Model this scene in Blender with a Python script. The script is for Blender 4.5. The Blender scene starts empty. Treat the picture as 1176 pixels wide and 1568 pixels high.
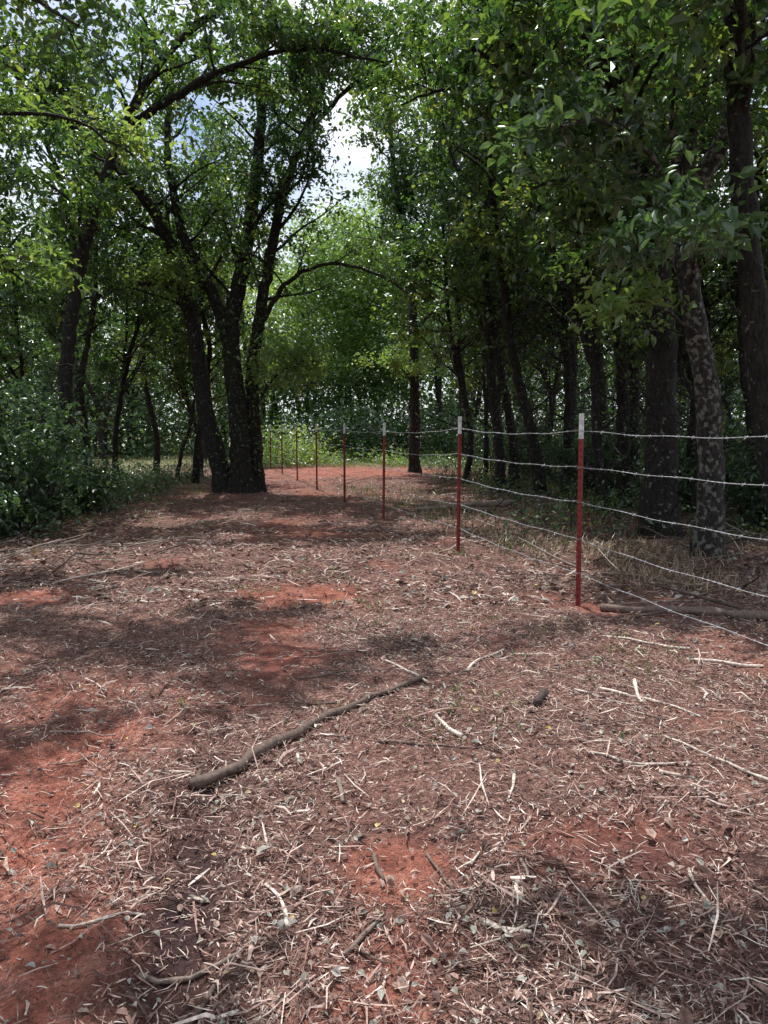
import bpy, math, random
import numpy as np
from mathutils import Vector
rng=np.random.default_rng(11); random.seed(5)
scene=bpy.context.scene
TAB=rng.random((256,256))
def vnoise(x,y):
    x=np.asarray(x,float); y=np.asarray(y,float)
    xi=np.floor(x).astype(int); yi=np.floor(y).astype(int)
    fx=x-xi; fy=y-yi; fx=fx*fx*(3-2*fx); fy=fy*fy*(3-2*fy)
    a=TAB[xi&255,yi&255]; b=TAB[(xi+1)&255,yi&255]; c=TAB[xi&255,(yi+1)&255]; d=TAB[(xi+1)&255,(yi+1)&255]
    return (a*(1-fx)+b*fx)*(1-fy)+(c*(1-fx)+d*fx)*fy
def fbm(x,y,o=4):
    s=0;a=.5;t=0
    for i in range(o):
        s=s+a*vnoise(x*2**i+17.3*i,y*2**i+5.1*i); t+=a; a*=.5
    return s/t
def H(x,y):
    x=np.asarray(x,float); y=np.asarray(y,float)
    near=np.exp(-((y-6)/25)**2)
    cx=x+.62+.14*(y-2.2); g=np.exp(-((y-2.4)/1.5)**2)
    rut=-.06*np.exp(-(cx/.11)**2)*g+.02*np.exp(-((np.abs(cx)-.19)/.06)**2)*g
    cx=x+1.2+.14*(y-2.2); g=np.exp(-((y-3.0)/2.0)**2)
    rut=rut+np.exp(-(cx/.13)**2)*g*(-.04+.012*np.sin(y*60+x*20))+.015*np.exp(-((np.abs(cx)-.21)/.06)**2)*g
    return rut+.10*(fbm(x*.35+3,y*.35,2)-.5)+near*(.06*(fbm(x*2.2,y*2.2,3)-.5)+.04*(fbm(x*9,y*9,3)-.5))
PATCH=[(-.85,6.4,.9,.5,1),(-.54,4.7,.45,.45,1),(-.9,5.4,.5,.6,.7),(-1.45,2.7,.55,1.1,1.1),(-1.0,1.85,.35,.45,1),(-1.9,3.9,.7,.8,.8),(.85,2.45,.4,.25,.8),(.05,2.3,.2,.18,.8),
 (.1,1.9,.22,.22,.4),(1.5,3.6,.4,.25,.4),(-.1,2.7,.3,.15,.3),(-1.3,26,3.2,5,1.3),(-1.8,19,1.4,3,.8),(1.7,5.8,.25,.2,.9),(-1.2,11,1,2,.3),(-2.9,6.2,.8,.4,.5)]
def soil(x,y):
    s=0*np.asarray(x,float)
    for px,py,rx,ry,k in PATCH:
        s=np.maximum(s,k*np.exp(-(((x-px)/rx)**2+((y-py)/ry)**2)))
    n=fbm(x*1.3+40,y*1.3+9,5)
    return np.clip((s+ (n-.5)*1.9 -.24)*1.5,0,1)
def wet(x,y):
    s=0*np.asarray(x,float)
    for px,py,rx,ry,k in [(-.95,2.5,.1,.2,.3),(1.1,1.9,.5,.3,.5),(.95,2.35,.5,.3,.6),(.3,2.6,.4,.2,.3),(-.3,4.8,.3,.3,.2)]:
        s=np.maximum(s,k*np.exp(-(((x-px)/rx)**2+((y-py)/ry)**2)))
    cx=x+.62+.14*(y-2.2); s=np.maximum(s,1.15*np.exp(-(cx/.13)**2)*np.exp(-((y-2.3)/.9)**2))
    return np.clip(s*(.5+1.0*fbm(x*3,y*3+8,3)),0,1)

class MB:
    def __init__(s): s.v=[];s.q=[];s.m=[];s.r=[];s.n=0;s.s=[]
    def add(s,v,q,mat=0,r=0.,smooth=False):
        v=np.asarray(v,float).reshape(-1,3); q=np.asarray(q,int).reshape(-1,4)
        s.v.append(v); s.q.append(q+s.n); s.n+=len(v)
        s.m.append(np.full(len(q),mat)); s.r.append(np.broadcast_to(np.asarray(r,float),(len(q),)).copy()); s.s.append(np.full(len(q),smooth))
    def mesh(s,name,mats):
        v=np.concatenate(s.v); q=np.concatenate(s.q)
        me=bpy.data.meshes.new(name)
        me.vertices.add(len(v)); me.vertices.foreach_set('co',v.astype(np.float32).ravel())
        me.loops.add(q.size); me.loops.foreach_set('vertex_index',q.astype(np.int32).ravel())
        me.polygons.add(len(q)); me.polygons.foreach_set('loop_start',np.arange(0,q.size,4,dtype=np.int32))
        me.polygons.foreach_set('loop_total',np.full(len(q),4,dtype=np.int32))
        me.polygons.foreach_set('material_index',np.concatenate(s.m).astype(np.int32))
        me.polygons.foreach_set('use_smooth',np.concatenate(s.s))
        for m in mats: me.materials.append(m)
        me.update(calc_edges=True)
        a=me.attributes.new('rnd','FLOAT','FACE'); a.data.foreach_set('value',np.concatenate(s.r).astype(np.float32))
        return me
    def obj(s,name,mats,parent=None):
        o=bpy.data.objects.new(name,s.mesh(name,mats)); scene.collection.objects.link(o)
        if parent: o.parent=parent
        return o
def resample(pts,step):
    pts=np.asarray(pts,float); P=np.vstack([2*pts[0]-pts[1],pts,2*pts[-1]-pts[-2]]); out=[]
    for i in range(1,len(P)-2):
        n=max(1,int(np.linalg.norm(P[i+1]-P[i])/step))
        for t in np.arange(n)/n:
            out.append(.5*((2*P[i])+(-P[i-1]+P[i+1])*t+(2*P[i-1]-5*P[i]+4*P[i+1]-P[i+2])*t*t+(-P[i-1]+3*P[i]-3*P[i+1]+P[i+2])*t**3))
    out.append(pts[-1]); return np.array(out)
def tube(mb,pts,rad,sides=5,mat=0,r=.5,rough=0.,smooth=True):
    pts=np.asarray(pts,float); n=len(pts); rad=np.broadcast_to(np.asarray(rad,float),(n,))
    t=np.gradient(pts,axis=0); t/=np.linalg.norm(t,axis=1)[:,None]+1e-9
    D=np.abs(pts[-1]-pts[0]); ref=np.zeros(3); ref[np.argmin(D)]=1
    u=np.cross(t,ref); u/=np.linalg.norm(u,axis=1)[:,None]+1e-9; w=np.cross(t,u)
    a=np.arange(sides)*2*np.pi/sides
    R=np.repeat(rad[:,None],sides,1)
    if rough>0:
        k=random.random()*50
        ii=np.arange(n)[:,None]*.35+k; jj=np.minimum(np.arange(sides),sides-np.arange(sides))[None,:]*1.1
        R=R*(1+rough*2*(fbm(ii+0*jj,jj+0*ii+k,3)-.5)+rough*.5*(rng.random((n,sides))-.5))
    v=pts[:,None,:]+R[...,None]*(np.cos(a)[None,:,None]*u[:,None,:]+np.sin(a)[None,:,None]*w[:,None,:])
    i=np.arange(n-1)[:,None]*sides; j=np.arange(sides)[None,:]; j2=(j+1)%sides
    q=np.stack([i+j,i+j2,i+sides+j2,i+sides+j],-1).reshape(-1,4)
    mb.add(v,q,mat,r,smooth)
def wander(p,d,L,n,jit,up=0.):
    p=np.array(p,float); d=np.array(d,float); d/=np.linalg.norm(d)
    out=[p.copy()]
    for i in range(n):
        d=d+rng.normal(0,jit,3); d[2]+=up; d/=np.linalg.norm(d); p=p+d*L/n; out.append(p.copy())
    return np.array(out)
def leaves(mb,pos,size,mat=1,pitch=-.35,ps=.5,rs=.65,wid=.5,curl=.12,r=None,shape6=True):
    N=len(pos)
    if N==0: return
    L=size*(.6+.75*rng.random(N)); yaw=rng.random(N)*2*np.pi; pt=rng.normal(pitch,ps,N); ro=rng.normal(0,rs,N)
    a=np.stack([np.cos(yaw)*np.cos(pt),np.sin(yaw)*np.cos(pt),np.sin(pt)],1)
    s0=np.stack([-np.sin(yaw),np.cos(yaw),0*yaw],1); n0=np.cross(a,s0)
    s=s0*np.cos(ro)[:,None]+n0*np.sin(ro)[:,None]; n=np.cross(a,s)
    W=(L*wid*(.8+.4*rng.random(N)))[:,None]; L=L[:,None]
    fold=.12+.1*rng.random((N,1))
    if r is None: r=rng.random(N)
    if shape6:
        V=np.stack([pos,pos+a*.28*L+s*.5*W+n*fold*W,pos+a*.66*L+s*.4*W+n*fold*W*.7,pos+a*L-n*curl*L,
            pos+a*.66*L-s*.4*W+n*fold*W*.7,pos+a*.28*L-s*.5*W+n*fold*W],1)
        b=np.arange(N)[:,None]*6
        q=np.stack([b+np.array([0,1,2,3]),b+np.array([0,3,4,5])],1).reshape(-1,4)
        mb.add(V,q,mat,np.repeat(r,2))
    else:
        W=W*1.15
        V=np.stack([pos,pos+a*.45*L+s*.5*W,pos+a*L-n*curl*L,pos+a*.45*L-s*.5*W],1)
        mb.add(V,np.arange(N*4).reshape(-1,4),mat,r)
# ---------------- materials
def newmat(name):
    m=bpy.data.materials.new(name); m.use_nodes=True; nt=m.node_tree; nt.nodes.clear()
    return m,nt,nt.nodes.new('ShaderNodeOutputMaterial')
def ramp(nt,stops,interp='LINEAR'):
    r=nt.nodes.new('ShaderNodeValToRGB'); r.color_ramp.interpolation=interp
    el=r.color_ramp.elements
    while len(el)<len(stops): el.new(.5)
    for e,(p,c) in zip(el,stops): e.position=p; e.color=(*c,1)
    return r
def attr(nt,n='rnd'):
    a=nt.nodes.new('ShaderNodeAttribute'); a.attribute_name=n; return a
def leafmat(name,stops,trans,tmix=.45,gloss=.06):
    m,nt,out=newmat(name); L=nt.links
    a=attr(nt); r=ramp(nt,stops); L.new(a.outputs['Fac'],r.inputs[0])
    r2=ramp(nt,trans); L.new(a.outputs['Fac'],r2.inputs[0])
    d=nt.nodes.new('ShaderNodeBsdfDiffuse'); t=nt.nodes.new('ShaderNodeBsdfTranslucent'); g=nt.nodes.new('ShaderNodeBsdfGlossy')
    g.inputs['Roughness'].default_value=.35; g.inputs['Color'].default_value=(.85,.95,.9,1)
    L.new(r.outputs[0],d.inputs[0]); L.new(r2.outputs[0],t.inputs[0])
    m1=nt.nodes.new('ShaderNodeMixShader'); m1.inputs[0].default_value=tmix; L.new(d.outputs[0],m1.inputs[1]); L.new(t.outputs[0],m1.inputs[2])
    m2=nt.nodes.new('ShaderNodeMixShader'); m2.inputs[0].default_value=gloss; L.new(m1.outputs[0],m2.inputs[1]); L.new(g.outputs[0],m2.inputs[2])
    L.new(m2.outputs[0],out.inputs[0]); return m
LEAF=leafmat('leaf_green',[(0,(.018,.042,.016)),(.5,(.04,.078,.024)),(.9,(.08,.12,.032)),(1,(.17,.16,.035))],
   [(0,(.05,.14,.02)),(.5,(.13,.26,.033)),(.85,(.32,.48,.055)),(1,(.55,.55,.08))],.45,.085)
LEAFB=leafmat('leaf_bright',[(0,(.06,.11,.035)),(.6,(.09,.15,.04)),(1,(.15,.2,.05))],
   [(0,(.25,.44,.07)),(.6,(.36,.54,.09)),(1,(.55,.64,.12))],.5,.08)  # lighter leaf colour, partly standing in for sunlight on foliage
LEAFD=leafmat('leaf_understory',[(0,(.025,.055,.027)),(.6,(.045,.085,.035)),(1,(.08,.125,.045))],
   [(0,(.07,.17,.04)),(1,(.2,.34,.07))],.38,.09)
def barkmat(name,c1,c2,lichen=0.):
    m,nt,out=newmat(name); L=nt.links
    b=nt.nodes.new('ShaderNodeBsdfPrincipled'); b.inputs['Roughness'].default_value=.9
    tc=nt.nodes.new('ShaderNodeTexCoord'); mp=nt.nodes.new('ShaderNodeMapping'); mp.inputs['Scale'].default_value=(14,14,4)
    L.new(tc.outputs['Object'],mp.inputs[0])
    n=nt.nodes.new('ShaderNodeTexNoise'); n.inputs['Scale'].default_value=2.2; n.inputs['Detail'].default_value=5; n.inputs['Distortion'].default_value=.9
    L.new(mp.outputs[0],n.inputs[0])
    r=ramp(nt,[(.38,c1),(.68,c2)]); L.new(n.outputs[0],r.inputs[0]); col=r.outputs[0]
    n2=nt.nodes.new('ShaderNodeTexNoise'); n2.inputs['Scale'].default_value=16; n2.inputs['Detail'].default_value=6
    L.new(tc.outputs['Object'],n2.inputs[0])
    th=.66-.13*lichen
    r2=ramp(nt,[(th,(0,0,0)),(th+.09,(1,1,1))]); L.new(n2.outputs[0],r2.inputs[0])
    mx=nt.nodes.new('ShaderNodeMixRGB'); L.new(r2.outputs[0],mx.inputs[0]); L.new(col,mx.inputs[1]); mx.inputs[2].default_value=(.2,.2,.175,1)
    L.new(mx.outputs[0],b.inputs['Base Color'])
    bp=nt.nodes.new('ShaderNodeBump'); bp.inputs['Strength'].default_value=1; bp.inputs['Distance'].default_value=.06
    L.new(n.outputs[0],bp.inputs['Height']); L.new(bp.outputs[0],b.inputs['Normal'])
    L.new(b.outputs[0],out.inputs[0]); return m
BARK=barkmat('bark_dark',(.006,.005,.004),(.038,.032,.027),.3)
BARKL=barkmat('bark_lichen',(.014,.012,.010),(.065,.056,.05),1.1)
def litmat(name,stops,rough=.8):
    m,nt,out=newmat(name); L=nt.links
    b=nt.nodes.new('ShaderNodeBsdfPrincipled'); b.inputs['Roughness'].default_value=rough
    r=ramp(nt,stops); a=attr(nt); L.new(a.outputs['Fac'],r.inputs[0])
    tc=nt.nodes.new('ShaderNodeTexCoord'); n=nt.nodes.new('ShaderNodeTexNoise'); n.inputs['Scale'].default_value=60; n.inputs['Detail'].default_value=2
    L.new(tc.outputs['Object'],n.inputs[0]); r2=ramp(nt,[(.3,(.5,.5,.5)),(.7,(1.2,1.2,1.2))]); L.new(n.outputs[0],r2.inputs[0])
    mx=nt.nodes.new('ShaderNodeMixRGB'); mx.blend_type='MULTIPLY'; mx.inputs[0].default_value=1; L.new(r.outputs[0],mx.inputs[1]); L.new(r2.outputs[0],mx.inputs[2])
    L.new(mx.outputs[0],b.inputs['Base Color']); L.new(b.outputs[0],out.inputs[0]); return m
CHIP=litmat('wood_shreds',[(0,(.07,.034,.028)),(.25,(.20,.105,.085)),(.5,(.38,.235,.195)),(.75,(.56,.42,.36)),(.93,(.74,.63,.55)),(1,(.86,.79,.7))])
DEADLEAF=litmat('dead_leaves',[(0,(.08,.042,.035)),(.35,(.23,.125,.10)),(.6,(.40,.26,.21)),(.8,(.27,.28,.23)),(.975,(.5,.46,.42)),(1,(.6,.46,.1))],.6)
STICK=litmat('stick_bark',[(0,(.045,.03,.026)),(.5,(.16,.11,.09)),(.8,(.33,.26,.215)),(1,(.8,.7,.6))])
GRASS=leafmat('grass_blades',[(0,(.05,.09,.02)),(.7,(.10,.15,.04)),(1,(.25,.22,.09))],[(0,(.15,.28,.05)),(1,(.4,.45,.12))],.3,.04)
DRYG=litmat('dry_grass',[(0,(.2,.13,.08)),(1,(.5,.38,.26))])

# ---------------- ground
def axis(c,half,far,n1,n2):
    a=np.linspace(-half,half,n1); b=half+ (np.linspace(0,1,n2+1)[1:]**2.6)*(far-half)
    return c+np.concatenate([-b[::-1],a,b])
gx=axis(0,4,400,280,50); gy=axis(5.5,5,400,360,60)
X,Y=np.meshgrid(gx,gy); Z=H(X,Y); nx,ny=len(gx),len(gy)
mb=MB(); i=np.arange(ny-1)[:,None]*nx; j=np.arange(nx-1)[None,:]
mb.add(np.stack([X,Y,Z],-1),np.stack([i+j,i+j+1,i+nx+j+1,i+nx+j],-1),0,0,True)
def groundmat():
    m,nt,out=newmat('soil_and_mulch'); L=nt.links; N=nt.nodes.new
    b=N('ShaderNodeBsdfPrincipled'); tc=N('ShaderNodeTexCoord'); O=tc.outputs['Object']
    def noise(s,d=6,dist=0.,vec=None):
        n=N('ShaderNodeTexNoise'); n.inputs['Scale'].default_value=s; n.inputs['Detail'].default_value=d; n.inputs['Distortion'].default_value=dist
        L.new(vec or O,n.inputs[0]); return n.outputs[0]
    def mix(f,a,c,bl='MIX'):
        x=N('ShaderNodeMixRGB'); x.blend_type=bl
        for k,v in enumerate((f,a,c)):
            if hasattr(v,'is_output'): L.new(v,x.inputs[k])
            elif k==0: x.inputs[0].default_value=v
            else: x.inputs[k].default_value=(*v,1)
        return x.outputs[0]
    fine=noise(45,6,1.8); med=noise(7,5,.5); big=noise(1.1,4)
    vo=N('ShaderNodeTexVoronoi'); vo.inputs['Scale'].default_value=55; L.new(O,vo.inputs[0])
    rm=ramp(nt,[(.33,(.07,.034,.028)),(.5,(.17,.09,.072)),(.62,(.31,.195,.16)),(.75,(.48,.36,.31))]); L.new(fine,rm.inputs[0])
    sp=N('ShaderNodeSeparateColor'); L.new(vo.outputs['Color'],sp.inputs[0])
    rv=ramp(nt,[(0,(.5,.5,.5)),(1,(1.4,1.4,1.4))]); L.new(sp.outputs[0],rv.inputs[0])
    mulch=mix(1,rm.outputs[0],rv.outputs[0],'MULTIPLY')
    rr=ramp(nt,[(.3,(.17,.05,.034)),(.5,(.33,.105,.068)),(.7,(.47,.19,.135))]); L.new(med,rr.inputs[0])
    red=mix(.45,rr.outputs[0],mix(1,rr.outputs[0],rv.outputs[0],'MULTIPLY'))
    mulch=mix(.22,mulch,red)
    base=mix(attr(nt,'soil').outputs['Fac'],mulch,red)
    base=mix(attr(nt,'wet').outputs['Fac'],base,(.05,.019,.02))
    rg=ramp(nt,[(.35,(.08,.11,.035)),(.55,(.17,.2,.07)),(.7,(.38,.34,.22))]); L.new(noise(3,5),rg.inputs[0])
    base=mix(attr(nt,'grassy').outputs['Fac'],base,rg.outputs[0])
    rb=ramp(nt,[(.3,(.7,.7,.7)),(.7,(1.2,1.2,1.2))]); L.new(big,rb.inputs[0])
    base=mix(1,base,rb.outputs[0],'MULTIPLY')
    L.new(base,b.inputs['Base Color'])
    b.inputs['Roughness'].default_value=.9
    bp=N('ShaderNodeBump'); bp.inputs['Strength'].default_value=1; bp.inputs['Distance'].default_value=.025; L.new(fine,bp.inputs['Height'])
    bp2=N('ShaderNodeBump'); bp2.inputs['Strength'].default_value=.9; bp2.inputs['Distance'].default_value=.07; L.new(med,bp2.inputs['Height']); L.new(bp.outputs[0],bp2.inputs['Normal'])
    L.new(bp2.outputs[0],b.inputs['Normal']); L.new(b.outputs[0],out.inputs[0]); return m
ground=mb.obj('ground',[groundmat()])
def pattr(n,val):
    a=ground.data.attributes.new(n,'FLOAT','POINT'); a.data.foreach_set('value',val.astype(np.float32).ravel())
pattr('soil',soil(X,Y)); pattr('wet',wet(X,Y))
gr=np.clip((Y-27.5)/3,0,1)*np.clip(1.3-1.0*fbm(X*.5,Y*.5,3),0,1)
fx=1.59-.27*(Y-5.93)
gr=np.maximum(gr,np.clip((X-np.maximum(fx,-1)-3.0)/2,0,.6)*(fbm(X*1.1,Y*1.1)>.5))
gr=np.maximum(gr,np.clip((-X-6)/2,0,.8)*(fbm(X*1.1,Y*1.1)>.42))
pattr('grassy',gr)

# ---------------- mulch litter
def scatter(N,ymin,yr,pw,wx=.75,keep=.85,dens=True):
    u=rng.random(N); y=ymin+u**pw*yr; x=(rng.random(N)*2-1)*(1.4+wx*y)
    k=rng.random(N)>keep*np.maximum(soil(x,y),.8*wet(x,y))
    if dens: k&=rng.random(N)<np.clip(.3+1.8*(fbm(x*1.7+9,y*1.7,4)-.25),.2,1)
    return x[k],y[k]
def shreds(mb,x,y,Lmean,W,zmax,tilt=.16,r=None,ls=.6):
    n=len(x); L=np.clip(rng.lognormal(np.log(Lmean),ls,n),.010,.30)*.5; w=W*(.35+1.2*rng.random(n))*.5
    yaw=rng.random(n)*2*np.pi; pt=rng.normal(0,tilt,n); bend=rng.normal(0,.18,n)
    a=np.stack([np.cos(yaw)*np.cos(pt),np.sin(yaw)*np.cos(pt),np.sin(pt)],1)
    s=np.stack([-np.sin(yaw),np.cos(yaw),rng.normal(0,.5,n)],1); s/=np.linalg.norm(s,axis=1)[:,None]
    z=H(x,y)+.003+rng.random(n)**2*zmax+np.abs(np.sin(pt))*L*.8
    c=np.stack([x,y,z],1); L=L[:,None]; w=w[:,None]
    m=c+s*bend[:,None]*L+np.array([0,0,1])*np.abs(bend[:,None])*L*.3
    V=np.stack([c-a*L-s*w*.5,c-a*L+s*w*.5,m-s*w,m+s*w,c+a*L-s*w*.35,c+a*L+s*w*.35],1)
    b=np.arange(n)[:,None]*6
    q=np.stack([b+np.array([0,2,3,1]),b+np.array([2,4,5,3])],1).reshape(-1,4)
    if r is None: r=rng.random(n)**1.4
    mb.add(V,q,0,np.repeat(r,2))
mb=MB()
x,y=scatter(190000,1.0,5,1.2,keep=.75); shreds(mb,x,y,.020,.0032,.014)
x,y=scatter(120000,1.0,9,1.3,keep=.85); shreds(mb,x,y,.036,.004,.02)
x,y=scatter(26000,1.0,13,1.4); shreds(mb,x,y,.07,.0055,.03)
x,y=scatter(60000,6,22,1.4,wx=.7); shreds(mb,x,y,.07,.012,.03)
x,y=scatter(1300,1.0,12,1.3,keep=.5); shreds(mb,x,y,.09,.010,.035,r=.6+.4*rng.random(len(x)),ls=.4)
mb.obj('wood_chip_mulch',[CHIP])
mb=MB()
x,y=scatter(40000,1.0,14,1.3,keep=.75)
leaves(mb,np.stack([x,y,H(x,y)+.006+.02*rng.random(len(x))],1),.026,0,pitch=.05,ps=.25,rs=.35,wid=.6,curl=.2)
x,y=scatter(1100,1.0,9,1.3,keep=.3)
leaves(mb,np.stack([x,y,H(x,y)+.012+.02*rng.random(len(x))],1),.045,0,pitch=.05,ps=.25,rs=.4,wid=.6,curl=.25)
x,y=scatter(16000,6,28,1.2,wx=.9,keep=.9); leaves(mb,np.stack([x,y,H(x,y)+.01+.03*rng.random(len(x))],1),.07,0,pitch=.1,ps=.3,rs=.4,wid=.55,curl=.2)
mb.obj('fallen_leaves',[DEADLEAF])
# twigs
mb=MB()
def stick(mb,p0,p1,r0,r1,r=.5,mid=None,n=6,sides=6,lift=0.):
    p0=np.array(p0,float);p1=np.array(p1,float)
    pts=[p0]+([np.array(q,float) for q in mid] if mid else [(p0+p1)/2+rng.normal(0,.04,2)*np.linalg.norm(p1-p0)])+[p1]
    P=resample([(q[0],q[1],0) for q in pts],np.linalg.norm(p1-p0)/n)
    P+=rng.normal(0,.005,P.shape)*min(1,np.linalg.norm(p1-p0)*2)
    rr=np.linspace(r0,r1,len(P)); P[:,2]=H(P[:,0],P[:,1])+rr*.8+lift*np.linspace(0,1,len(P))+.004
    if r0>.018: P[:,2]=np.maximum(P[:,2],np.convolve(np.pad(P[:,2],2,mode='edge'),np.ones(5)/5,'valid'))
    rr=rr*(.85+.3*rng.random(len(rr)))
    e0=P[0]-(P[1]-P[0])*.05; e1=P[-1]+(P[-1]-P[-2])*.05
    P=np.vstack([e0,P,e1]); rr=np.concatenate([[r0*.2],rr,[r1*.2]])
    tube(mb,P,rr,sides,0,r,.3)
x,y=scatter(1200,1.3,13,1.2,keep=.4)
for a,b in zip(x,y):
    L=.06+.26*rng.random()**2; t=rng.random()*6.28; R=.002+.005*rng.random()**2
    stick(mb,(a,b),(a+L*math.cos(t),b+L*math.sin(t)),R,R*.5,rng.random(),n=4,sides=4,lift=.03*rng.random())
for k in range(560):
    if k<150: a=-2.6-3.2*rng.random(); b=6.5+3*rng.random()-.3*(a+4); q=rng.normal(0,.8)
    elif k<380: b=5.5+5*rng.random(); a=1.59-.27*(b-5.93)+.5+3*rng.random(); q=rng.random()*6.28
    else: b=7+14*rng.random(); a=1.59-.27*(b-5.93)+.5+4*rng.random(); q=rng.normal(0,.9)
    L=.2+.8*rng.random(); R=.003+.012*rng.random()**3
    stick(mb,(a,b),(a+L*math.cos(q),b+L*math.sin(q)),R,R*.4,.95*rng.random(),n=5,sides=4,lift=.25*rng.random()**1.5)
mb.obj('scattered_twigs',[STICK])
def branch(name,*sticks):
    mb=MB()
    for s in sticks: stick(mb,**s)
    return mb.obj(name,[STICK])
branch('fallen_branch',dict(p0=(-.80,2.90),p1=(.24,4.20),r0=.025,r1=.011,mid=[(-.62,3.04),(-.50,3.22),(-.40,3.34),(-.27,3.58),(-.16,3.69),(-.08,3.83),(.08,3.98)],r=.42,n=24,sides=9),
  dict(p0=(-.78,2.95),p1=(-.80,3.08),r0=.016,r1=.010,r=.4),dict(p0=(-.10,3.8),p1=(.02,3.98),r0=.009,r1=.004,r=.4),dict(p0=(-.28,3.58),p1=(-.34,3.72),r0=.008,r1=.004,r=.4))
branch('fallen_log',dict(p0=(1.75,5.83),p1=(3.6,5.1),r0=.028,r1=.045,mid=[(2.0,5.66),(2.3,5.62),(2.8,5.36),(3.2,5.3)],r=.55,n=18,sides=10),dict(p0=(1.85,5.5),p1=(2.7,5.62),r0=.010,r1=.016,r=.4,n=10))
branch('fallen_log',dict(p0=(.55,13.1),p1=(2.4,13.9),r0=.04,r1=.06,r=.8,n=12,sides=9),dict(p0=(.3,14.2),p1=(1.9,12.9),r0=.03,r1=.05,r=.5,n=12,sides=7))
for p0,p1,R0,R1,r in [((-.67,1.86),(-.40,1.89),.009,.006,.7),((-.37,2.18),(-.28,2.0),.005,.008,1),((-.45,1.82),(-.52,1.66),.008,.008,.5),
  ((.28,2.03),(.42,1.96),.008,.005,1),((-.19,2.92),(-.16,2.74),.012,.009,.65),((.55,2.97),(.48,2.72),.008,.004,.97),((.26,3.57),(.37,3.34),.008,.011,1),
  ((1.43,4.08),(1.36,3.76),.012,.007,1),((0,2.05),(-.12,1.9),.007,.006,.6),((.80,3.74),(.88,3.90),.022,.026,.1),((-.03,2.36),(.0,2.2),.009,.008,.45),
  ((.14,2.34),(.22,2.14),.005,.004,.6),((1.05,3.95),(1.3,3.75),.007,.004,.97),((1.15,2.95),(1.35,2.85),.009,.004,.9),((1.02,2.32),(1.0,2.12),.006,.004,.9),
  ((.45,2.3),(.46,2.2),.006,.005,.8),((-.95,2.02),(-.72,2.08),.005,.004,.9),((.9,3.1),(1.3,3.0),.006,.004,.95),((-1.6,3.4),(-1.3,3.45),.006,.004,.8),((.0,4.6),(.25,4.1),.006,.009,.97),
  ((.5,4.3),(.8,4.75),.009,.006,1),((1.9,4.5),(2.3,4.35),.012,.007,1),((-.02,3.3),(.5,3.22),.007,.003,.6),((-.5,4.15),(-.1,4.3),.006,.004,.6),((1.6,2.9),(1.3,3.3),.008,.005,.97),((1.2,4.0),(1.6,3.6),.009,.005,1),((2.0,4.7),(1.5,5.0),.008,.005,1)]:
    branch('broken_stick',dict(p0=p0,p1=p1,r0=R0,r1=R1,r=r,n=6,sides=6))

# ---------------- fence
fence=bpy.data.objects.new('barbed_wire_fence',None); scene.collection.objects.link(fence)
def simple(name,stops,scale,rough,metal=0.):
    m,nt,out=newmat(name); L=nt.links; b=nt.nodes.new('ShaderNodeBsdfPrincipled'); b.inputs['Roughness'].default_value=rough; b.inputs['Metallic'].default_value=metal
    tc=nt.nodes.new('ShaderNodeTexCoord'); n=nt.nodes.new('ShaderNodeTexNoise'); n.inputs['Scale'].default_value=scale; n.inputs['Detail'].default_value=5
    L.new(tc.outputs['Object'],n.inputs[0]); r=ramp(nt,stops); L.new(n.outputs[0],r.inputs[0]); L.new(r.outputs[0],b.inputs['Base Color']); L.new(b.outputs[0],out.inputs[0]); return m
RED=simple('post_red_paint',[(.3,(.12,.010,.010)),(.6,(.24,.016,.016)),(.75,(.15,.03,.025))],18,.5)
WHITE=simple('post_white_top',[(.35,(.42,.42,.43)),(.65,(.75,.75,.76))],25,.5)
WIRE=simple('galvanised_wire',[(.3,(.42,.44,.47)),(.7,(.72,.74,.78))],30,.35,.4)
def box(mb,x0,x1,y0,y1,z0,z1,mat):
    v=[(x,y,z) for z in (z0,z1) for y in (y0,y1) for x in (x0,x1)]
    mb.add(v,[(0,1,3,2),(4,6,7,5),(0,4,5,1),(2,3,7,6),(0,2,6,4),(1,5,7,3)],mat)
POSTS=[(3.15,.16)]; 
for yy in [3.1,5.93,8.54,11.75,14.6,17.6,20.6,23.7,26.8,30.,33.2]: POSTS.append((1.59-.272*(yy-5.93),yy))
WZ=[1.43,1.14,.86,.56,.28]
for k,(px,py) in enumerate(POSTS):
    mb=MB(); top=1.565; zt=top-.20
    for (a,b,mt) in [(-.1,zt,0),(zt,top,1)]:
        box(mb,-.021,.021,0,.0045,a,b,mt); box(mb,-.003,.003,.0046,.036,a,b,mt)
    for z in np.arange(.08,top-.02,.054): box(mb,-.006,.006,-.0075,-.0002,z,z+.018,0 if z<zt else 1)
    for z in WZ:
        P=np.array([(.024,-.012,z-.004),(.0,-.017,z+.006),(-.024,-.012,z-.004),(-.026,.006,z-.008),(0,.010,z-.01),(.026,.006,z-.008),(.024,-.012,z-.004)])
        tube(mb,P,.002,4,2)
    o=mb.obj('t_post_%d'%(k+1),[RED,WHITE,WIRE],fence); o.location=(px,py,float(H(px,py)))
    o.rotation_euler=(rng.normal(0,.008),rng.normal(0,.012),math.radians(105)+rng.normal(0,.12)) if k!=2 else (0,-.012,math.radians(20))
mb=MB()
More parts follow.
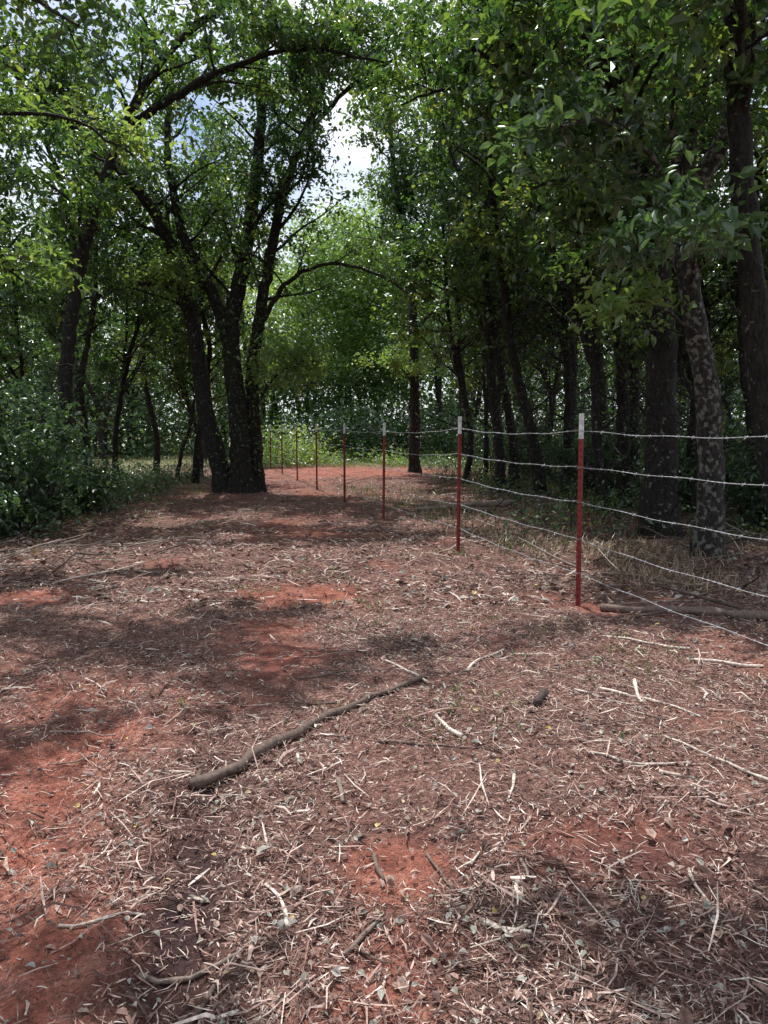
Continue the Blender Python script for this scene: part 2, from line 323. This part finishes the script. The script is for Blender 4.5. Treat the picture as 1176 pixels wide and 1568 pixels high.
for w,z in enumerate(WZ):
    for k in range(len(POSTS)-1):
        A=np.array([*POSTS[k],z+H(*POSTS[k])]); B=np.array([*POSTS[k+1],z+H(*POSTS[k+1])]); n=60
        t=np.linspace(0,1,n)[:,None]; P=A+(B-A)*t; P[:,2]-=(.03*(t*(1-t)*4))[:,0]*(.5+rng.random()); P[:,2]+=.004*np.sin(t[:,0]*23+w)
        P+= np.array([-.014,-.004,0])
        d=(B-A)/np.linalg.norm(B-A); s=np.array([-d[1],d[0],0])
        ph=t*np.linalg.norm(B-A)/.09*2*np.pi
        for sg in (0,np.pi):
            tube(mb,P+.0018*(np.cos(ph+sg)*s+np.sin(ph+sg)*np.array([0,0,1])),.0018,4,0)
        for m in range(2,n-1,3):
            c=P[m]
            for q in range(2):
                v=s*math.cos(1.2*m+q*1.6)+np.array([0,0,1])*math.sin(1.2*m+q*1.6)+d*.25*(q-.5); tube(mb,np.array([c-v*.016+d*.004*q,c+d*.004*q,c+v*.016+d*.004*q]),[.0006,.0014,.0006],4,0)
            tube(mb,np.array([c-d*.006,c+d*.006]),.0038,5,0)
mb.obj('wires',[WIRE],fence)

# ---------------- trees
def crown(mb,pts,rad,s0,nprim,Lp,nsec,Ls,nleaf,lsize,sig=.09,lmat=1,up=.02,dirbias=None,elev=.45,shape6=True,taperL=.45,bare=0.):
    n=len(pts); pos=[]; rr=[]
    for k in range(nprim):
        f=s0+(1-s0)*(k+rng.random())/nprim; i=min(n-2,int(f*(n-1))); base=pts[i]
        yaw=rng.random()*6.283; d=np.array([math.cos(yaw),math.sin(yaw),elev+rng.normal(0,.25)])
        if dirbias is not None: d+=np.array(dirbias)
        t=pts[i+1]-pts[i]; d+=.4*t/np.linalg.norm(t)
        L=Lp*(.6+.6*rng.random())*(1-taperL*(f-s0)/(1-s0+1e-6)); r0=min(rad[i]*.5,.012+.014*L)
        P=wander(base,d,L,6,.16,up); tube(mb,P,np.linspace(r0,.006,len(P)),5,0)
        isbare=rng.random()<bare; hue=rng.normal(0,.16)
        for m in range(nsec):
            g=.2+.8*(m+rng.random())/nsec; x=g*(len(P)-1); a=min(len(P)-2,int(x)); c=P[a]+(P[a+1]-P[a])*(x-a)
            t=(P[a+1]-P[a]); t/=np.linalg.norm(t); dd=t*.7+rng.normal(0,.6,3); dd[2]*=.6
            l=Ls*(.5+.8*rng.random()); Q=wander(c,dd,l,4,.2,-.03)
            tube(mb,Q,np.linspace(min(.008,r0*.6),.002,len(Q)),3,0)
            if isbare: continue
            nl=int(nleaf*(.35+1.3*rng.random())); x=(rng.random(nl)**.75)*(len(Q)-1); a=np.minimum(x.astype(int),len(Q)-2); fr=(x-a)[:,None]
            pos.append(Q[a]*(1-fr)+Q[a+1]*fr+rng.normal(0,sig,(nl,3)))
            rr.append(np.clip(.45+hue+rng.normal(0,.12)+rng.normal(0,.17,nl),0,.93)+(rng.random(nl)<.012)*.07)
    if pos: leaves(mb,np.concatenate(pos),lsize,lmat,shape6=shape6,r=np.clip(np.concatenate(rr),0,1))
def stem(mb,pts,r0,r1,sides=10,flare=0.,rough=.18,step=.16,mat=0):
    P=resample(pts,step); n=len(P); P[1:-1]+=rng.normal(0,.012,(n-2,3)); t=np.linspace(0,1,n); R=r0+(r1-r0)*t**.8
    if flare: R=R*(1+flare*np.exp(-(P[:,2]-P[0,2])/.22))
    tube(mb,P,R,sides,mat,.5,rough); return P,R
TM=[BARK,LEAF,LEAFB,LEAFD]
mb=MB()
P,R=stem(mb,[(-3.65,17,-.1),(-3.85,17,.9),(-4.05,17,1.8),(-4.35,17,4.0),(-4.9,16.6,6.0),(-6.2,16,7.5),(-7.6,15.4,8.7)],.24,.07,14,.5); crown(mb,P,R,.42,20,2.3,7,.8,32,.105)
P,R=stem(mb,[(-3.25,16.9,-.1),(-3.3,16.9,1.5),(-3.42,17,2.9),(-3.4,17,4.0),(-3.12,17.1,5.4),(-2.8,17.2,7.4),(-2.6,17,9.4),(-2.3,17,11.5)],.27,.06,14,.5); crown(mb,P,R,.38,25,2.4,7,.8,36,.11)
P,R=stem(mb,[(-2.95,17.2,-.1),(-3.0,17.2,1.4),(-3.0,17.2,2.9),(-2.6,17.2,5.15),(-2.1,17,7.0),(-1.35,16.8,8.7),(-.9,16.5,10.3)],.2,.06,12,.5); crown(mb,P,R,.40,26,2.4,7,.8,36,.11)
P,R=stem(mb,[(-1.75,16.9,7.8),(-.6,16.7,8.8),(.6,16.5,9.3),(1.6,16.3,9.3)],.07,.02,7); crown(mb,P,R,.1,18,1.8,7,.8,36,.11)
P,R=stem(mb,[(-3.45,17,3.2),(-3.8,16.9,4.4),(-4.3,16.7,5.4),(-4.6,16.5,7.2),(-4.4,16.4,9.2)],.16,.05,10); crown(mb,P,R,.2,16,2.2,7,.8,34,.105)
P,R=stem(mb,[(-2.85,17.1,3.7),(-2.1,16.8,4.7),(-1.1,16.5,5.0),(-.2,16.3,4.75),(.5,16,4.3)],.07,.02,7); crown(mb,P,R,.3,9,.9,4,.6,12,.10)
P,R=stem(mb,[(-4.0,17.1,4.6),(-5,16,4.5),(-6,15,4.0),(-6.8,14.3,3.7)],.06,.02,6); crown(mb,P,R,.3,8,1.2,5,.7,25,.10)
ps=rng.random((1300,1)); ang=rng.random(1300)*6.28
tr=np.array([-3.25,16.95,0])+np.stack([.42*np.cos(ang)*(1.0+.4*rng.random(1300)),.38*np.sin(ang),.3+4.0*ps[:,0]**.8],1); leaves(mb,tr,.08,1,r=rng.random(1300)*.6)
P,R=stem(mb,[(-2.9,17,2.0),(-2.4,16.6,2.6),(-1.7,16,2.9)],.03,.01,5); crown(mb,P,R,.2,12,1.0,7,.6,24,.10,lmat=2)
P,R=stem(mb,[(-4.3,16.9,4.0),(-4.6,16,4.4),(-4.8,15.2,4.6)],.03,.01,5); crown(mb,P,R,.2,9,.8,6,.5,22,.10,lmat=2)
mb.obj('elm_tree',TM)
mb=MB()
P,R=stem(mb,[(1.0,24.5,-.1),(1.0,24.5,2.5),(.95,24.5,4.7),(.85,24.5,6.8),(.4,24.2,8.8),(.1,24,11.5)],.2,.06,12,.4); crown(mb,P,R,.48,32,2.6,7,1.0,36,.14,shape6=False)
P,R=stem(mb,[(.88,24.5,6.4),(1.4,24.3,8.2),(2,24,11)],.12,.05,8); crown(mb,P,R,.2,22,2.6,7,1.0,36,.14,shape6=False)
P,R=stem(mb,[(1.0,24.4,4.6),(2,24,5.6),(3,23.6,6.2)],.06,.02,6); crown(mb,P,R,.2,6,1.4,6,.8,25,.12)
P,R=stem(mb,[(1.0,24.4,2.9),(.5,24.2,3.4),(-.3,24,3.5)],.03,.01,5); crown(mb,P,R,.3,9,.9,6,.6,20,.12,lmat=2)
mb.obj('elm_tree',TM)
mb=MB()
P,R=stem(mb,[(3.75,10,-.1),(3.72,10,1.5),(3.66,10,2.9),(3.5,10,4.2),(3.15,9.9,5.3),(2.5,9.7,6.5),(2.0,9.5,8.2)],.25,.09,16,.45); crown(mb,P,R,.48,18,2.3,7,.8,34,.115)
P,R=stem(mb,[(3.6,10,3.9),(3.95,10.1,5.2),(4.2,10.2,7),(4.3,10,9.5)],.17,.07,10); crown(mb,P,R,.2,14,2.3,7,.8,34,.115)
P,R=stem(mb,[(3.1,9.9,5.4),(2.6,9.4,5.75),(1.9,8.9,5.6),(1.4,8.4,5.25),(.9,8,5.3)],.08,.025,8); crown(mb,P,R,.15,13,1.3,7,.6,28,.115)
P,R=stem(mb,[(3.55,9.9,3.3),(2.8,9.6,4.1),(2.2,9.2,4.4),(1.7,8.9,4.2)],.05,.015,6); crown(mb,P,R,.15,10,1.1,7,.6,26,.11)
crown(mb,*stem(mb,[(3.6,10,2.4),(3.3,9.5,2.7),(3.0,9,2.7)],.03,.01,5),.1,5,.8,5,.5,12,.1,bare=.4)
mb.obj('oak_tree',TM)
mb=MB()
P,R=stem(mb,[(3.8,8.5,-.1),(3.75,8.5,.9),(3.66,8.5,1.9),(3.45,8.5,2.8),(3.35,8.5,3.8),(3.75,8.4,4.8),(3.9,8.2,6.2),(3.7,8,7.5)],.165,.07,14,.4); crown(mb,P,R,.5,13,1.8,7,.7,32,.115)
P,R=stem(mb,[(3.42,8.5,3.0),(3.0,7.4,3.25),(2.5,6.5,3.05),(2.2,5.9,2.75)],.04,.012,6); crown(mb,P,R,.25,9,.7,6,.45,14,.13,sig=.06,lmat=3)
P,R=stem(mb,[(3.4,8.5,3.5),(2.7,7.6,4.0),(2.0,7,4.2),(1.5,6.6,4.0)],.045,.012,6); crown(mb,P,R,.25,10,.8,6,.5,16,.13,sig=.06,lmat=3)
P,R=stem(mb,[(3.5,8.4,2.5),(2.8,7.9,2.75),(2.1,7.4,2.65)],.025,.01,5); crown(mb,P,R,.45,6,.5,5,.4,14,.10,sig=.06,lmat=2)
mb.obj('post_oak_tree',[BARKL,LEAF,LEAFB,LEAFD])
mb=MB()
P,R=stem(mb,[(4.25,7.5,-.1),(3.98,7.5,1.0),(3.72,7.5,2.4),(3.52,7.5,3.6),(3.3,7.4,5),(3.05,7.3,6.6)],.17,.08,14,.4); crown(mb,P,R,.6,11,2.0,7,.7,30,.12)
P,R=stem(mb,[(3.35,7.4,4.6),(2.9,6.4,4.9),(2.5,5.6,4.7),(2.2,5,4.4)],.05,.012,6); crown(mb,P,R,.2,10,.9,7,.5,14,.13,sig=.06)
P,R=stem(mb,[(3.1,7.3,6.3),(2.2,5.8,6.9),(1.0,4.6,7.0),(-.4,3.8,6.8)],.06,.02,6); crown(mb,P,R,.1,10,1.5,6,.6,48,.11)  # limb added above the frame, unseen, to dapple the ground
mb.obj('oak_tree',TM)
mb=MB()
P,R=stem(mb,[(-6.4,8.6,-.1),(-6.2,8.6,2.5),(-5.8,8.7,5),(-5.2,8.8,8),(-4.6,8.8,10)],.22,.08,12,.4); crown(mb,P,R,.45,18,2.5,7,.8,34,.11)
for e in [[(-6.1,8.6,3.2),(-5.2,8.3,3.6),(-4.4,8.1,3.35),(-3.8,8,3.0)],[(-6,8.7,4),(-4.8,8.8,4.9),(-3.7,8.9,5.0),(-2.9,9,4.6)],[(-5.8,8.6,5),(-4.4,7.6,5.5),(-3.2,6.6,5.1),(-2.4,6.2,4.6)]]:
    P,R=stem(mb,e,.05,.012,6); crown(mb,P,R,.3,9,.9,6,.55,18,.095,sig=.07,lmat=2 if e[0][2]<4.5 else 1)
P,R=stem(mb,[(-5.5,8.7,6.5),(-3.6,8.2,7.1),(-1.8,7.6,7.4),(-.2,7.2,7.2)],.08,.02,6); crown(mb,P,R,.1,13,1.6,6,.6,52,.11)  # added limb, out of view; its leaf clumps break up the sunlight
P,R=stem(mb,[(-5.7,8.6,5.6),(-4.2,6.3,6.3),(-2.9,4.8,6.5),(-1.9,3.8,6.2)],.06,.02,6); crown(mb,P,R,.2,8,1.4,6,.6,44,.11)  # another unseen limb added for ground dapples
mb.obj('elm_tree',TM)
mb=MB()
P,R=stem(mb,[(-5.6,13,-.1),(-5.5,13,2.5),(-5.0,13.1,5),(-3.9,13.2,7.4),(-2.6,13.3,8.6)],.15,.05,12,.4); crown(mb,P,R,.46,20,2.2,7,.8,34,.115)
P,R=stem(mb,[(-4.3,13.2,6.6),(-2.8,13,7.3),(-1.4,12.8,7.6),(0,12.6,7.3)],.08,.02,7); crown(mb,P,R,.15,17,1.6,7,.7,34,.115)
mb.obj('elm_tree',TM)
mb=MB()
P,R=stem(mb,[(4.6,14.2,-.1),(4.5,14.2,2.5),(4.1,14.1,5),(3.2,14,7.4),(2.0,14,8.8)],.15,.05,12,.4); crown(mb,P,R,.42,18,2.2,7,.8,34,.115)
P,R=stem(mb,[(3.6,14.1,6.4),(2.4,13.8,7.2),(1.2,13.5,7.3),(.3,13.2,6.9)],.07,.02,7); crown(mb,P,R,.15,16,1.6,7,.7,32,.115)
mb.obj('oak_tree',TM)
VAR=[]
for k in range(6):
    mb=MB(); h=[9,10.5,8,11,9.5,7.5][k]; r=[.11,.14,.085,.13,.1,.07][k]
    lean=rng.normal(0,.06,2); pts=[(0,0,-.1)]; wob=rng.normal(0,.25,2)
    for z in np.linspace(.12,1,7): wob=wob*.6+rng.normal(0,.26,2); pts.append((lean[0]*z*h+wob[0]*min(1,z*2),lean[1]*z*h+wob[1]*min(1,z*2),z*h))
    P,R=stem(mb,pts,r,.03,8,.35)
    crown(mb,P,R,.30,26,2.0,7,.85,30,.135,bare=.12,shape6=False)
    crown(mb,P,R,.12,14,1.3,5,.8,6,.12,bare=.5,elev=.2,shape6=False)
    if k%2==0:
        a=P[int(len(P)*.25)]; P2,R2=stem(mb,[a,a+np.array([.5,.2,1.6]),a+np.array([.9,.5,4]),a+np.array([.8,.7,h*.6])],r*.7,.03,7); crown(mb,P2,R2,.35,12,1.9,7,.85,26,.135,shape6=False)
    VAR.append(mb.mesh('sapling_mesh_%d'%k,TM))
def place(x,y,v=None,s=1.,name='sapling_tree',rot=None,tilt=None):
    o=bpy.data.objects.new(name,VAR[random.randrange(6) if v is None else v]); scene.collection.objects.link(o)
    o.location=(x,y,float(H(x,y))); t=tilt or (rng.normal(0,.08),rng.normal(0,.08))
    o.rotation_euler=(t[0],t[1],rng.random()*6.28 if rot is None else rot); o.scale=(s,s,s*(.9+.25*rng.random())); return o
SP=[(-7.1,23),(-5.1,20),(-5.9,21),(-6.6,16.5),(-9.5,16),(-7.6,13.5),(-6.9,19.2),(-8.4,18),(-5.6,22.6),(2.75,17.2),(3.4,16),(2.9,21),(2.2,20),(4.0,13.2),(4.7,19.5),(5.2,15.5),(5.8,11.8),(3.6,23),(6.3,17.5),(5.0,22.5),(7.5,14),(3.3,18.6),(4.2,17),(5.6,13.4),(4.9,11.6)]
for p in SP: place(*p,s=.8+.3*rng.random())
cnt=0; pl=list(SP)
while cnt<50:
    y=14+26*rng.random(); sd=rng.random()<.42
    x=(-5.5-.12*(y-14)-15*rng.random()) if sd else (4.5+14*rng.random() if y<25 else 3.0+16*rng.random())
    if x<-5 and x>-.62*y+1.5 and 18<y<36 and rng.random()<.8: continue
    if min((x-a)**2+(y-b)**2 for a,b in pl)<1.5: continue
    pl.append((x,y)); place(x,y,s=.75+.45*rng.random()); cnt+=1
for p in [(-7.5,3.5),(-5.8,-1.5),(7,2.5),(6.2,-2.5),(1.5,-6),(-2,-7),(8,6),(-9,7),(-9,11),(9.5,9.5)]:
    place(*p,s=1.1+.2*rng.random(),name='offframe_shade_tree')  # unseen trees, added outside the view to shade the ground
# distant forest
mb=MB()
def clumps(n,xf,yf,zf,r,nl,ls,mat,sh=False):
    for k in range(n):
        y=yf(); x=xf(y); z=zf(x,y)
        rr=r*(.6+.8*rng.random()); p=rng.normal(0,1,(nl,3)); p*=rr*np.array([1,1,.6])/1.6; leaves(mb,p+np.array([x,y,z]),ls,mat,shape6=sh,pitch=-.3,r=np.clip(rng.normal(.45,.18)+rng.normal(0,.17,nl),0,.93))
U=rng.uniform
clumps(1000,lambda y:U(-38,38),lambda:U(43,58),lambda x,y:U(0,1)**.8*(9+6*vnoise(x*.2+5,y*.05)),1.5,130,.30,1)
clumps(330,lambda y:U(-13,26),lambda:U(36,44),lambda x,y:U(0,1)**1.3*5,1.3,120,.24,3)
clumps(150,lambda y:U(-30,-13),lambda:U(38,44),lambda x,y:U(0,1)**1.3*6,1.4,120,.26,3)
clumps(280,lambda y:rng.normal(-1.6,2.4),lambda:U(36,42),lambda x,y:4.2+U(0,1)*(9-.9*abs(x+1.3)),1.0,170,.2,2)
clumps(110,lambda y:U(-6,5),lambda:U(33,37),lambda x,y:U(.1,2.2),.8,110,.16,3)
for k in range(90):
    x=U(-30,30); y=U(36,52); P=wander((x,y,-.1),(rng.normal(0,.1),0,1),11,7,.05,.02); tube(mb,P,np.linspace(.17,.04,8),6,0)
mb.obj('distant_trees',TM)
# undergrowth
mb=MB()
def under(n,xf,yf,h,r,nl,ls,mat):
    for k in range(n):
        y=yf(); x=xf(y); hh=h*(.4+.9*rng.random())
        for s in range(3):
            t=wander((x,y,0),(rng.normal(0,.35),rng.normal(0,.35),1),hh,3,.15); tube(mb,t,[.005,.004,.003,.002],3,0)
        p=rng.random((nl,3)); p=np.stack([x+rng.normal(0,r,nl),y+rng.normal(0,r,nl),hh*(.15+.95*p[:,2])],1); leaves(mb,p,ls,mat,pitch=-.1,shape6=False)
FX=lambda y:1.59-.27*(y-5.93)
under(230,lambda y:max(FX(y)+1.0,1.6)+abs(rng.normal(0,3.4)),lambda:U(9,32),.40,.24,34,.07,3)
under(110,lambda y:max(FX(y)+1.6,2.4)+abs(rng.normal(0,3.2)),lambda:U(9.5,28),.35,.24,26,.06,2)  # sunlit weeds: the sunlight is put into the lighter leaf colour
under(300,lambda y:-4.6-abs(rng.normal(0,3))-.05*(y-9),lambda:U(9.5,22),.4,.28,40,.075,3)
under(70,lambda y:U(-4.5,3.2),lambda:U(30,35),.5,.35,60,.11,2)
under(40,lambda y:U(-5,-2.6),lambda:U(27,32),1.2,.4,80,.12,2)
under(160,lambda y:U(3.2,13),lambda:U(10,28),1.4,.45,70,.085,3)
under(40,lambda y:U(-16,-8),lambda:U(12,22),1.6,.45,75,.085,3)
mb.obj('undergrowth',TM)
mb=MB()
for k in range(620):
    y=U(8.5,22); x=max(FX(y)+1.2,1.9)+5.5*rng.random() if k<480 else -5-6*rng.random()
    z=U(.1,4.0); d=(rng.normal(0,1),rng.normal(0,.6),rng.normal(.3,.7)); L=U(.8,2.4); P=wander((x,y,z),d,L,9,.22,-.02); P[:,2]=np.maximum(P[:,2],.03); tube(mb,P,np.linspace(.007+.006*rng.random(),.002,10),3,0)
    for q in range(3):
        c=P[int(U(2,8))]; tube(mb,wander(c,rng.normal(0,1,3),U(.3,.8),5,.25),np.linspace(.004,.0015,6),3,0)
mb.obj('bare_branch_tangle',TM)
def bush(x,y,h,w,nl,ls=.075,mat=3):
    mb=MB()
    for k in range(8):
        d=(rng.normal(0,.5)*w,rng.normal(0,.5)*w,1); P=wander((x+rng.normal(0,.2),y+rng.normal(0,.2),-.05),d,h*(.5+.7*rng.random()),6,.16); R=np.linspace(.018,.005,7)
        tube(mb,P,R,5,0); crown(mb,P,R,.12,8,h*.36,5,.45,nl,ls,sig=.07,lmat=mat)
    mb.obj('bush',TM)
for a in [(-5.1,10,1.9,1),(-6.1,10.8,2.9,1.2),(-5.6,12.4,1.3,.8),(-7.4,12.8,3.2,1.2),(-8.4,14.5,3.2,1.3),(5.2,13,1.3,.8),(6.5,19,2.6,1.2),(7.6,16,2.8,1.2),(5.6,10.5,1.3,.8),(4.4,21,2,1),(4.6,16,1.5,.9),(6.6,12,2,1)]: bush(*a,14,.095)
# grass
mb=MB()
def tuft(x,y,n,h,sp,mat,lo=0):
    px=x+rng.normal(0,sp,n); py=y+rng.normal(0,sp,n); b=np.stack([px,py,H(px,py)],1); yaw=rng.random(n)*6.28; hh=h*(.5+rng.random(n))
    d=np.stack([np.cos(yaw)*.6,np.sin(yaw)*.6,np.ones(n)],1)*hh[:,None]; s=np.stack([-np.sin(yaw),np.cos(yaw),0*yaw],1)*(.002+.004*rng.random(n)[:,None])
    V=np.stack([b-s,b+s,b+d*np.array([.45,.45,.6])+s*.8,b+d*np.array([.45,.45,.6])-s*.8,b+d*np.array([1.2,1.2,.9])+s*.1,b+d*np.array([1.2,1.2,.9])-s*.1],1)
    k=np.arange(n)[:,None]*6; mb.add(V,np.stack([k+np.array([0,1,2,3]),k+np.array([3,2,4,5])],1).reshape(-1,4),mat,np.repeat(rng.random(n),2))
for k in range(60):
    y=U(3,16); x=U(-.5,.45)*y; tuft(x,y,12,.03,.05,0)
for c in [(-.6,7.2),(-.25,6.0),(1.6,4.7),(.45,3.7),(-1.2,6.6),(-3.3,10.8),(-2.6,11.5),(-3.6,11.8),(.75,8.5)]:
    for k in range(7): tuft(c[0]+rng.normal(0,.18),c[1]+rng.normal(0,.2),12,.035,.05,0)
for k in range(400): tuft(U(-7,4),U(28,34),22,.2,.2,0)
for k in range(200): tuft(U(-9,-4),U(11,24),16,.12,.2,0)
for k in range(400): tuft(U(-18,-6),U(20,36),16,.2,.3,1 if rng.random()<.5 else 0)
for k in range(180): tuft(2.3+abs(rng.normal(0,.9)),U(6.3,9),8,.12,.15,1)
for k in range(240): y=U(8,18); tuft(FX(y)+.5+abs(rng.normal(0,1.3)),y,10,.15,.15,int(rng.random()<.65))
mb.obj('grass_tufts',[GRASS,DRYG])

# ---------------- light, sky, camera
el=math.radians(68); az=math.radians(-24)
S=Vector((math.sin(az)*math.cos(el),math.cos(az)*math.cos(el),math.sin(el)))
sun=bpy.data.lights.new('sun','SUN'); sun.energy=5; sun.angle=math.radians(.53); sun.color=(1,.96,.9)
so=bpy.data.objects.new('sun',sun); so.rotation_euler=S.to_track_quat('Z','Y').to_euler(); so.location=(0,0,30); scene.collection.objects.link(so)
w=bpy.data.worlds.new('World'); scene.world=w; w.use_nodes=True; nt=w.node_tree; nt.nodes.clear(); L=nt.links
out=nt.nodes.new('ShaderNodeOutputWorld'); bg=nt.nodes.new('ShaderNodeBackground'); bg.inputs[1].default_value=.15
sky=nt.nodes.new('ShaderNodeTexSky'); sky.sky_type='NISHITA'; sky.sun_disc=False; sky.sun_elevation=el; sky.sun_rotation=az
tc=nt.nodes.new('ShaderNodeTexCoord'); n=nt.nodes.new('ShaderNodeTexNoise'); n.inputs['Scale'].default_value=3.5; n.inputs['Detail'].default_value=6
L.new(tc.outputs['Generated'],n.inputs[0]); r=ramp(nt,[(.36,(0,0,0)),(.56,(1,1,1))]); L.new(n.outputs[0],r.inputs[0])
mx=nt.nodes.new('ShaderNodeMixRGB'); L.new(r.outputs[0],mx.inputs[0]); L.new(sky.outputs[0],mx.inputs[1]); mx.inputs[2].default_value=(8.2,8.5,9.2,1)
L.new(mx.outputs[0],bg.inputs[0]); L.new(bg.outputs[0],out.inputs[0])
cam=bpy.data.cameras.new('camera'); co=bpy.data.objects.new('camera',cam); scene.collection.objects.link(co); scene.camera=co
co.location=(0,0,1.45); co.rotation_euler=(math.radians(90-6.4),0,0); cam.sensor_fit='VERTICAL'; cam.sensor_height=36; cam.lens=26; cam.clip_end=2000; cam.clip_start=.05
scene.view_settings.view_transform='Standard'; scene.view_settings.look='None'; scene.view_settings.exposure=0
